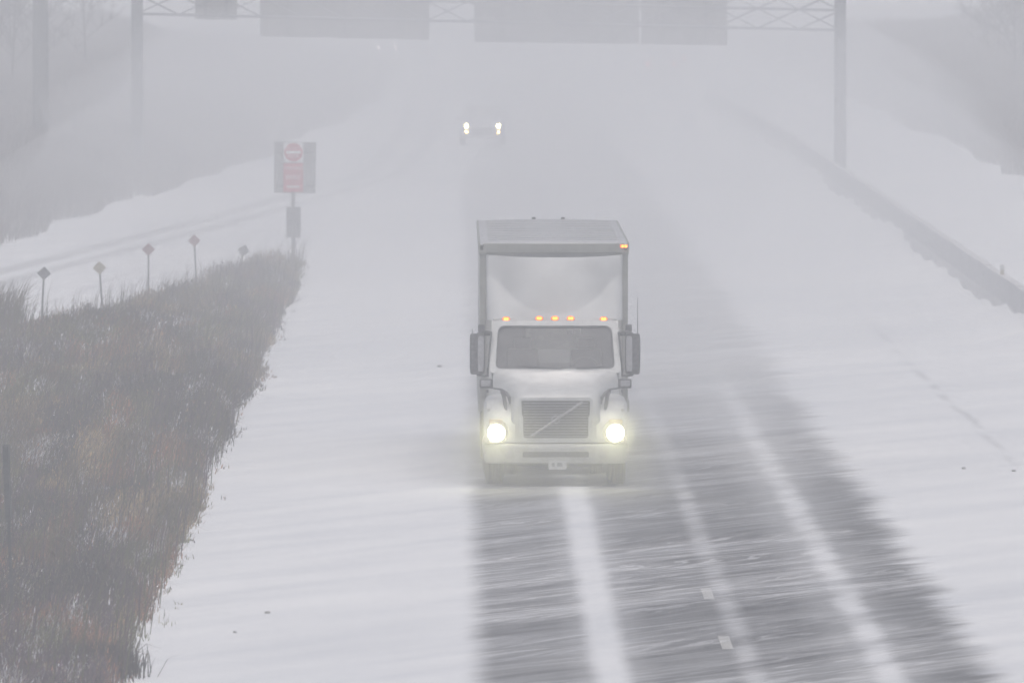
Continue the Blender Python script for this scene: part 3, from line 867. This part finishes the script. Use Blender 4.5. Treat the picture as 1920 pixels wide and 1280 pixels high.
make_car('pickup_truck', 'hazy vehicle with bright headlights and amber fog lamps following the lorry', 'haze_pale_car', (1.22, 530, 0), 0, True, 'far_lamp', 'far_fog')
make_car('car', 'distant grey car with faint headlights approaching beyond the sign gantry', 'silver_car', (-4.4, 842, 0), 0, False, 'faint_lamp', None, None, .75, .54)
make_car('car', 'distant car driving away with faint red tail lamps beyond the barrier', 'grey_car', (12.1, 742, 0), math.pi, False, 'grey_plastic', None, 'far_tail')
make_car('car', 'far dark car driving away, ahead of another with red tail lamps', 'dark_car', (13.2, 769, 0), math.pi, False, 'grey_plastic', None, 'far_tail')

# ------------------------------------------------------------------ sign gantry
GY = 460.0
ga = thing('sign_gantry', 'steel lattice truss gantry on two round posts spanning the whole road', 'gantry', (0, GY, 0))
XL, XR = -11.5, 14.08
for x, zt in ((XL, 8.9), (XR, 8.6)):
    p = MB().tube([(x, 0, -.2), (x, 0, 4), (x, 0, zt)], [.235, .22, .205], 20).obj('post', 'steel', ga, smooth=True)
    MB().box((x, 0, .18), (.75, .75, .5), .03).obj('footing', 'concrete', p)
def chord_z(x, lev): # the truss dips towards the median
    t = (x - XL) / (XR - XL)
    return (6.13 + (5.53 - 6.13) * t) + lev
for dy in (-.55, .55):
    for lev in (0, .72, 1.44):
        MB().tube([(XL, dy, chord_z(XL, lev)), (XR, dy, chord_z(XR, lev))], .045, 8).obj('chord', 'steel', ga, smooth=True)
    n = 17
    for k in range(n):
        xa = XL + (XR - XL) * k / n; xb = XL + (XR - XL) * (k + 1) / n; xm = (xa + xb) / 2
        for l0, l1 in ((0, .72), (.72, 1.44)):
            br = MB()
            br.tube([(xa, dy, chord_z(xa, l0)), (xb, dy, chord_z(xb, l1))], .026, 6)
            br.tube([(xa, dy + .04, chord_z(xa, l1)), (xb, dy + .04, chord_z(xb, l0))], .026, 6)
            br.obj('cross_brace', 'steel', ga)
for k in range(18):
    x = XL + (XR - XL) * k / 17
    st = MB()
    for lev in (0, 1.44): st.tube([(x, -.55, chord_z(x, lev)), (x, .55, chord_z(x, lev))], .025, 6)
    st.obj('strut', 'steel', ga)
for x0, x1, zl, zr, ztop, lab in [
        (366, 445, 5.92, 5.90, 7.6, 'narrow grey sign back at the ramp end of the gantry truss'),
        (488, 805, 5.29, 5.17, 8.6, 'wide grey sign back on the gantry over the ramp lane'),
        (889, 1198, 5.09, 5.02, 8.8, 'wide grey sign back over the main lanes, touching a smaller sign'),
        (1202, 1364, 5.02, 4.96, 8.8, 'squarish grey sign back on the gantry nearest the snowy barrier')]:
    sc = GY / 23700
    a, b = (x0 - 850) * sc * 1.002, (x1 - 850) * sc * 1.002
    sg = thing('overhead_sign', lab, 'sign', ((a + b) / 2, GY + .78, 0), 0, 'signs hung on the gantry')
    w = b - a
    MB().add([(-w / 2, 0, zl), (w / 2, 0, zr), (w / 2, 0, ztop), (-w / 2, 0, ztop), (-w / 2, .05, zl), (w / 2, .05, zr), (w / 2, .05, ztop), (-w / 2, .05, ztop)],
             [(0, 1, 2, 3), (7, 6, 5, 4), (0, 4, 5, 1), (1, 5, 6, 2), (2, 6, 7, 3), (3, 7, 4, 0)]).obj('panel', 'sign_back', sg)
    m = max(2, int(w / 1.6))
    for k in range(m):
        x = -w / 2 + w * (k + .5) / m
        MB().box((x, -.06, (max(zl, zr) + ztop) / 2 + .05), (.09, .10, ztop - max(zl, zr) - .1)).obj('stiffener', 'steel', sg)

# tall pole standing off the ramp
pole = thing('light_pole', 'thick tall pole standing in the brush beyond the ramp, beside the woods', 'pole', (-15.6, 478, float(ground_h(-15.6, 478))))
MB().tube([(0, 0, -.2), (0, 0, 5), (0, 0, 8.3)], [.32, .30, .27], 18).obj('shaft', 'galv_dark', pole, smooth=True)
MB().box((0, 0, .2), (1.0, 1.0, .6), .05).obj('footing', 'concrete', pole)
MB().tube([(0, 0, 8.3), (0, 0, 8.5)], [.33, .33], 18).obj('cap', 'galv_dark', pole)

# ------------------------------------------------------------------ gore sign with DO NOT ENTER on its back
gs = thing('gore_sign', 'grey gore sign on a post carrying red do-not-enter and wrong-way signs', 'sign', (-4.54, 360, 0))
post = MB().box((-.02, 0, 1.6), (.11, .08, 3.3), .01).obj('post', 'galv_dark', gs)
pan = MB().box((.03, .08, 2.575), (1.19, .03, 1.46), .01, Matrix.Rotation(R(1.0), 3, 'Y')).obj('panel', 'sign_back', gs)
for z in (2.05, 3.0): MB().box((.03, .055, z), (1.1, .03, .05)).obj('crossbar', 'galv_dark', gs)
MB().box((-.01, -.07, 1.02), (.41, .08, .87), .012).obj('lower_panel', 'galv_dark', gs)
dne = MB().box((-.01, -.058, 3.01), (.56, .012, .56), .004).obj('do_not_enter_sign', 'sign_white', gs)
dn = MB(); dn.lathe_y([(0, .262), (-.004, .262)], (-.01, -.0645, 3.01), 40); dn.obj('red_disc', 'sign_red', dne)
MB().box((-.01, -.0705, 3.01), (.42, .003, .085)).obj('white_bar', 'sign_white', dne)
text_mesh('lettering', 'DO NOT', .11, 'sign_white', dne, (-.01, -.0705, 3.125))
text_mesh('lettering', 'ENTER', .11, 'sign_white', dne, (-.01, -.0705, 2.895))
ww = MB().box((-.02, -.058, 2.29), (.56, .012, .82), .004).obj('wrong_way_sign', 'sign_red', gs)
text_mesh('lettering', 'WRONG', .145, 'sign_white', ww, (-.02, -.0665, 2.56))
text_mesh('lettering', 'WAY', .20, 'sign_white', ww, (-.02, -.0665, 2.30))
for k in range(5): MB().box((-.17 + k * .075, -.066, 2.03), (.05, .003, .075)).obj('worn_mark', 'sign_white', ww)

# ------------------------------------------------------------------ diamond markers along the ramp edge
for k, (x, y, z, mat, tilt, lab) in enumerate([
        (-9.60, 294, 1.46, 'marker_back', 3, 'dark diamond marker on a thin post, by the tall weeds'),
        (-8.45, 305, 1.28, 'marker_yellow', -4, 'dull yellowish diamond marker leaning slightly over the grass edge'),
        (-7.60, 315, 1.45, 'marker_red', 0, 'upright reddish diamond marker between two other ramp markers'),
        (-6.60, 325.5, 1.40, 'marker_red', -3, 'tall reddish diamond marker standing against the snowy ramp'),
        (-5.80, 337, .86, 'marker_back', 14, 'short crooked diamond marker close to the gore sign')]):
    d = thing('ramp_marker', lab, 'marker', (x, y, 0), 0, 'diamond markers along the ramp')
    d.rotation_euler = (0, R(tilt), 0)
    MB().box((0, .012, z / 2 - .1), (.045, .02, z + .2)).obj('post', 'galv_dark', d)
    s = .165
    MB().add([(0, -.004, z - s), (s, -.004, z), (0, -.004, z + s), (-s, -.004, z), (0, -.010, z - s), (s, -.010, z), (0, -.010, z + s), (-s, -.010, z)],
             [(0, 1, 2, 3), (7, 6, 5, 4), (0, 4, 5, 1), (1, 5, 6, 2), (2, 6, 7, 3), (3, 7, 4, 0)]).obj('plate', mat, d)

# sign post seen edge-on in the grass
ep = thing('sign_post', 'dark metal sign post seen edge-on, standing in the dry grass', 'post', (-5.93, 170, 0))
ep.rotation_euler = (0, R(-1.9), 0)
u = MB(); u.box((0, 0, 1.32), (.035, .04, 2.74), .004); u.box((.018, -.02, 1.32), (.012, .05, 2.7))
u.obj('post', 'dark_steel', ep)
MB().box((0, -.035, 2.22), (.075, .55, .98), .004).obj('plate', 'dark_steel', ep)

# ------------------------------------------------------------------ concrete barrier
bar = thing('barrier', 'low concrete barrier dusted with snow along the inner shoulder', 'barrier', (0, 0, 0))
def bar_x(y): return 13.62 - 3.0e-5 * max(0, y - 480) ** 2
prof = [(-.30, -.05), (-.30, .10), (-.17, .32), (-.10, .88), (.10, .88), (.17, .32), (.30, .10), (.30, -.05)]
segm = None
SEG = 6.1
for k in range(70):
    y = 215 + k * SEG
    if segm is None:
        v = []; f = []
        segm = MB().loft([[(a, yy, b) for a, b in prof] for yy in (-SEG / 2 + .02, SEG / 2 - .02)]).obj('segment', 'concrete', bar); o = segm
    else:
        o = segm.copy(); col.objects.link(o); o.parent = bar
    x = bar_x(y); dx = bar_x(y + SEG / 2) - bar_x(y - SEG / 2)
    o.location = (x, y, random.uniform(-.02, .015)); o.rotation_euler = (0, 0, -math.atan2(dx, SEG) + random.uniform(-.002, .002))
# snow drifted against the foot of the barrier
dv, df = [], []
dys = np.arange(205, 660, 2.5)
for k, y in enumerate(dys):
    hh = .18 + .16 * math.sin(y * .11) * math.sin(y * .043 + 1) + .07 * math.sin(y * .7)
    bx = bar_x(y)
    for t in range(6):
        u_ = t / 5
        dv.append((bx - 1.7 + 1.56 * u_, y, .002 + max(.0, hh) * u_ ** 2.2))
    if k:
        for t in range(5):
            a_ = (k - 1) * 6 + t; b_ = k * 6 + t
            df.append((a_, a_ + 1, b_ + 1, b_))
drift = MB().add(dv, df).obj('snow_bank', 'snow', None, smooth=True, angle=80); drift['kind'] = 'structure'
dl = thing('delineator', 'small yellowish delineator post fixed on top of the concrete barrier', 'delineator', (bar_x(313) - .02, 313, .86))
MB().box((0, 0, .12), (.10, .03, .30), .01).obj('post', 'marker_yellow', dl)
MB().box((0, -.02, .20), (.09, .012, .12), .003).obj('reflector', 'plate', dl)

# dirty clods on the snow
cl0 = None
for k, (x, y, s, lab) in enumerate([
        (-2.62, 178.0, .034, 'larger dirty clod lying on the snowy shoulder beside the dry grass'),
        (-3.0, 173.2, .024, 'small dirty clod on the snowy shoulder closest to the dry grass'),
        (-.30, 274, .05, 'dirty clod on the snow at the edge of the dark lane'),
        (9.05, 224, .032, 'dark clod on the snow beside the grit line of the inner shoulder'),
        (9.9, 223, .032, 'dark clod on the grit line of the inner shoulder')]):
    bm = bmesh.new(); bmesh.ops.create_icosphere(bm, subdivisions=2, radius=1)
    for v in bm.verts: v.co *= random.uniform(.75, 1.15)
    m_ = MB(); bm.verts.index_update()
    m_.add([(v.co.x * s * 1.3, v.co.y * s * 2, v.co.z * s * .8 + s * .3) for v in bm.verts], [[v.index for v in f.verts] for f in bm.faces]); bm.free()
    o = m_.obj('snow_clod', 'clod', None, (x, y, 0)); tag(o, lab, 'clod')

# ------------------------------------------------------------------ vegetation (numpy blades)
def vnoise(x, y, seed):
    """value noise on a lattice, smooth"""
    r = np.random.default_rng(seed); T = r.random((256, 256))
    xi = np.floor(x).astype(int); yi = np.floor(y).astype(int); fx = x - xi; fy = y - yi
    fx = fx * fx * (3 - 2 * fx); fy = fy * fy * (3 - 2 * fy)
    a = T[xi % 256, yi % 256]; b = T[(xi + 1) % 256, yi % 256]; c = T[xi % 256, (yi + 1) % 256]; d = T[(xi + 1) % 256, (yi + 1) % 256]
    return (a * (1 - fx) + b * fx) * (1 - fy) + (c * (1 - fx) + d * fx) * fy

def blades(name, px, py, hgt, wid, tone, lean=.35, drift=.12, seed=1, kink=.55, zoff=0.0):
    r = np.random.default_rng(seed); n = len(px)
    pz = ground_h(px, py) - .02 + zoff
    az = r.uniform(0, 2 * math.pi, n); ln = np.abs(r.normal(0, lean, n)) * hgt
    dx = np.cos(az) * ln + drift * hgt; dy = np.sin(az) * ln
    fa_ = r.uniform(-1.0, 1.0, n)                      # blade faces roughly towards or away from the road view
    wx = np.cos(fa_) * wid / 2; wy = np.sin(fa_) * wid / 2
    V = np.empty((n, 5, 3))
    V[:, 0] = np.stack([px - wx, py - wy, pz], 1); V[:, 1] = np.stack([px + wx, py + wy, pz], 1)
    mx, my, mz = px + dx * .38, py + dy * .38, pz + hgt * kink
    V[:, 2] = np.stack([mx + wx * .8, my + wy * .8, mz], 1); V[:, 3] = np.stack([mx - wx * .8, my - wy * .8, mz], 1)
    V[:, 4] = np.stack([px + dx, py + dy, pz + hgt * np.clip(1 - (ln / hgt) ** 2 * .35, .15, 1)], 1)
    me = bpy.data.meshes.new(name)
    me.vertices.add(n * 5); me.vertices.foreach_set('co', V.ravel())
    base = (np.arange(n) * 5)[:, None]
    loops = np.concatenate([base + np.array([0, 1, 2, 3]), base + np.array([3, 2, 4])], 1).ravel()
    me.loops.add(len(loops)); me.loops.foreach_set('vertex_index', loops.astype(np.int32))
    st = np.empty(n * 2, np.int32); st[0::2] = np.arange(n) * 7; st[1::2] = np.arange(n) * 7 + 4
    me.polygons.add(n * 2); me.polygons.foreach_set('loop_start', st)
    me.update(calc_edges=True); me.validate()
    ca = me.color_attributes.new('tone', 'FLOAT_COLOR', 'POINT')
    c4 = np.ones((n, 5, 4)); c4[:, :, :3] = tone[:, None, :]
    ca.data.foreach_set('color', c4.ravel())
    me.materials.append(M['blade'])
    o = bpy.data.objects.new(name, me); col.objects.link(o); o['kind'] = 'stuff'
    return o

PAL = np.array([(.070, .044, .064), (.092, .092, .036), (.185, .135, .070), (.175, .080, .042), (.024, .020, .026), (.26, .235, .18), (.42, .42, .43)])
def grass_tone(x, y, r, snowy=1.0):
    n1 = vnoise(x * 1.3 + 3, y * .10, 21); n2 = vnoise(x * 1.1 + 40, y * .08 + 9, 22); n3 = vnoise(x * 2.1, y * .17, 23)
    n4 = vnoise(x * 3.3 + 7, y * .22 + 5, 24) * .6 + vnoise(x * 8 + 2, y * .6, 25) * .4
    k = np.zeros(len(x), int)
    k = np.where(n1 > .48, 1, k); k = np.where((n2 > .60), 2, k); k = np.where((n3 > .72), 3, k); k = np.where((n1 < .32), 4, k)
    jump = r.random(len(x)); k = np.where(jump < .22, r.integers(0, 5, len(x)), k); k = np.where(jump > .95, 5, k)
    k = np.where((r.random(len(x)) < np.clip((n4 - .60) * 3.2, 0, .6) * snowy), 6, k)     # snow caught in the grass
    t = PAL[k] * r.uniform(.45, 1.4, (len(x), 1)) * (.30 + 1.5 * vnoise(x * 2.4 + 11, y * .19 + 3, 26))[:, None]
    return t

# dry grass wedge between the carriageway and the ramp
def wedge():
    r = np.random.default_rng(5)
    N = 560000
    py = r.uniform(150, 366, N) ; px = r.uniform(-13.5, -3.7, N)
    xl = np.maximum(-.0359 * py - 2.2, ramp_near(py) + .15)
    edge = -4.34 + (vnoise(px * 0 + 5, py * .10, 31) - .5) * .26 + (vnoise(px * 0 + 9, py * .5, 32) - .5) * .12 + r.exponential(.062, N)
    keep = (px > xl) & (px < edge)
    gap = vnoise(px * 1.3, py * .16, 33) * .6 + vnoise(px * 3.1, py * .5, 34) * .4
    bare = (px > -10.8) & (px < -9.0) & (py > 255) & (py < 283)
    keep &= (gap > .24 + .40 * bare) | (r.random(N) < .16)
    px, py = px[keep], py[keep]; n = len(px)
    hn = vnoise(px * 1.1, py * .2, 35) * .6 + vnoise(px * 3.3, py * .7, 36) * .4
    h = (.14 + .62 * hn) * r.uniform(.5, 1.35, n)
    e = np.interp(-4.30 - px, [-.4, 0, .6], [.22, .50, 1.0]); h *= e
    far_t = np.interp(py, [150, 366], [.011, .020])
    w = far_t * r.uniform(.7, 1.5, n)
    # every tuft: upright stems plus short side twigs and seed heads spread through the canopy
    m = r.random(n) < 1.0
    tn = 2 * n
    src = r.integers(0, n, tn)
    tx = px[src] + r.normal(0, .05, tn); ty = py[src] + r.normal(0, .25, tn)
    tz = h[src] * r.uniform(.2, .92, tn) * np.interp(-4.30 - tx, [-.3, .1], [.25, 1.0])
    th = r.uniform(.03, .11, tn); tw = w[src] * r.uniform(.7, 1.4, tn)
    X = np.concatenate([px, tx]); Y = np.concatenate([py, ty])
    Hh = np.concatenate([h, th]); Wd = np.concatenate([w, tw]); Z = np.concatenate([np.zeros(n), tz])
    t1 = grass_tone(px, py, r); t2 = grass_tone(tx, ty, r, .8) * r.uniform(.7, 1.6, (tn, 1))
    return blades('dry_grass', X, Y, Hh, Wd, np.concatenate([t1, t2]), .6, .16, 5, .55, Z)
g = wedge(); g['label'] = 'dry brown grass filling the wedge between road and ramp'; g['category'] = 'grass'

# taller seed stalks poking out of the grass
def stalks():
    r = np.random.default_rng(6)
    N = 9000
    py = r.uniform(155, 366, N); px = r.uniform(-12, -4.0, N)
    xl = np.maximum(-.0359 * py - 2, ramp_near(py) + .05); keep = (px > xl) & (px < -4.15)
    px, py = px[keep], py[keep]
    # a bushy stand of tall weeds at the ramp edge
    bx = r.normal(-10.4, .30, 700); by = r.normal(288, 2.2, 700)
    px = np.concatenate([px, bx]); py = np.concatenate([py, by]); n = len(px)
    h = r.uniform(.7, 1.15, n); h[-700:] = r.uniform(.7, 1.6, 700)
    return blades('weed_stalks', px, py, h, r.uniform(.008, .018, n), PAL[r.integers(0, 2, n)] * .9, .25, .2, 8, .7)
g = stalks(); g['label'] = 'taller dead weed stalks rising above the dry grass'; g['category'] = 'weeds'

# dark low shrub at the foot of the grass
def tuft(name, cx, cy, rx, ry, n, h, w, tone, seed, label, cat):
    r = np.random.default_rng(seed)
    px = r.normal(cx, rx, n); py = r.normal(cy, ry, n)
    o = blades(name, px, py, h * r.uniform(.5, 1.2, n), w * r.uniform(.6, 1.4, n), np.array(tone)[None] * r.uniform(.6, 1.4, (n, 1)), .5, 0, seed)
    del o['kind']
    return tag(o, label, cat)
tuft('shrub', -4.62, 163.5, .22, .7, 2600, .42, .012, (.022, .020, .020), 41, 'dark low shrub at the snowy edge of the dry grass', 'shrub')
# overgrown banks beyond the ramp and beyond the far carriageway
def bank():
    r = np.random.default_rng(12)
    N = 420000
    py = r.uniform(330, 800, N); px = r.uniform(-34, -3.2, N)
    rf_ = ramp_far(py) + (vnoise(py * .08, py * 0 + 2, 61) - .5) * 1.0
    keep = (px < rf_) & (px > -.0359 * py - 3.0)
    keep &= (vnoise(px * .35, py * .05, 62) > .24) | (r.random(N) < .3)
    px, py = px[keep], py[keep]; n = len(px)
    h = (.4 + .9 * vnoise(px * .4, py * .06, 63)) * r.uniform(.6, 1.3, n)
    return blades('bank_brush', px, py, h, r.uniform(.02, .05, n), np.array((.24, .235, .24))[None] * r.uniform(.7, 1.3, (n, 1)), .45, .1, 13)
g = bank(); g['label'] = 'dark brush covering the bank beyond the exit ramp'; g['category'] = 'brush'
def bank2():
    r = np.random.default_rng(14)
    N = 150000
    py = r.uniform(330, 900, N); px = r.uniform(RIGHT_FOOT, 40, N)
    keep = (px < .047 * py + 4) & (px > RIGHT_FOOT + (vnoise(py * .1, py * 0 + 4, 64)) * 1.0)
    px, py = px[keep], py[keep]; n = len(px)
    h = (.5 + .9 * vnoise(px * .4, py * .06, 65)) * r.uniform(.6, 1.3, n)
    return blades('bank_brush', px, py, h, r.uniform(.02, .05, n), np.array((.24, .235, .24))[None] * r.uniform(.7, 1.3, (n, 1)), .45, .1, 15)
g = bank2(); g['label'] = 'dark brush on the bank beyond the far carriageway'; g['category'] = 'brush'

def woods(name, spots, seed, label):
    r = np.random.default_rng(seed)
    PX, PY, PZ, VX, VY, VZ, WW = [], [], [], [], [], [], []
    V, F = [], []
    def limb(p, q, r0, r1):
        p = np.array(p); q = np.array(q); d = q - p; d = d / (np.linalg.norm(d) + 1e-6)
        a = np.cross(d, (0.3, 1, .1)); a /= (np.linalg.norm(a) + 1e-6); b = np.cross(d, a)
        o = len(V)
        for c, rr in ((p, r0), (q, r1)):
            for k in range(3):
                t = 2 * math.pi * k / 3
                V.append(tuple(c + (a * math.cos(t) + b * math.sin(t)) * rr))
        for k in range(3): F.append((o + k, o + (k + 1) % 3, o + 3 + (k + 1) % 3, o + 3 + k))
    for (x, y, H) in spots:
        z0 = float(ground_h(x, y)) - .1
        lean = r.normal(0, .05, 2)
        top = (x + lean[0] * H, y + lean[1] * H, z0 + H)
        limb((x, y, z0), top, .009 * H, .003 * H)
        for b in range(26):
            t = r.uniform(.12, .97); p = np.array((x, y, z0)) * (1 - t) + np.array(top) * t
            az = r.uniform(0, 2 * math.pi); ln = H * (.42 * (1 - t) + .10) * r.uniform(.7, 1.2)
            q = p + np.array((math.cos(az) * ln * .75, math.sin(az) * ln * .75, ln * r.uniform(.35, .9)))
            q[2] = min(q[2], 10.8)
            limb(p, q, .003 * H, .0015 * H)
            for c in range(20):
                s = r.uniform(.25, 1); p2 = p * (1 - s) + q * s
                d = r.normal(0, 1, 3); d[2] = abs(d[2]) * .8; d /= np.linalg.norm(d); l2 = ln * r.uniform(.25, .55)
                q2 = p2 + d * l2; q2[2] = min(q2[2], 10.9)
                o = len(V); w = r.uniform(.012, .035)
                V.append(tuple(p2 + (w, 0, 0))); V.append(tuple(p2 - (w, 0, 0))); V.append(tuple(q2)); F.append((o, o + 1, o + 2))
    me = bpy.data.meshes.new(name); me.from_pydata(V, [], F); me.materials.append(M['bark'])
    o = bpy.data.objects.new(name, me); col.objects.link(o); o['kind'] = 'stuff'; o['label'] = label; o['category'] = 'woods'
    return o
M['bark'] = plain('bark', (.035, .034, .038), .9, grime=.2)
r_ = np.random.default_rng(71)
sp = []
while len(sp) < 95:
    y = r_.uniform(560, 860); x = -r_.triangular(.0262, .046, .050) * y
    H = min(r_.uniform(4.5, 8.0), 10.5 - float(ground_h(x, y)))
    sp.append((x, y, H))
woods('woods', sp, 72, 'bare woods on the bank behind the ramp, lost in haze')
sp = []
while len(sp) < 45:
    y = r_.uniform(620, 900); x = r_.triangular(.039, .052, .056) * y
    if x < RIGHT_FOOT + 1: continue
    sp.append((x, y, min(r_.uniform(4.0, 7.5), 10.5 - float(ground_h(x, y)))))
woods('woods', sp, 73, 'bare woods beyond the far carriageway, lost in haze')
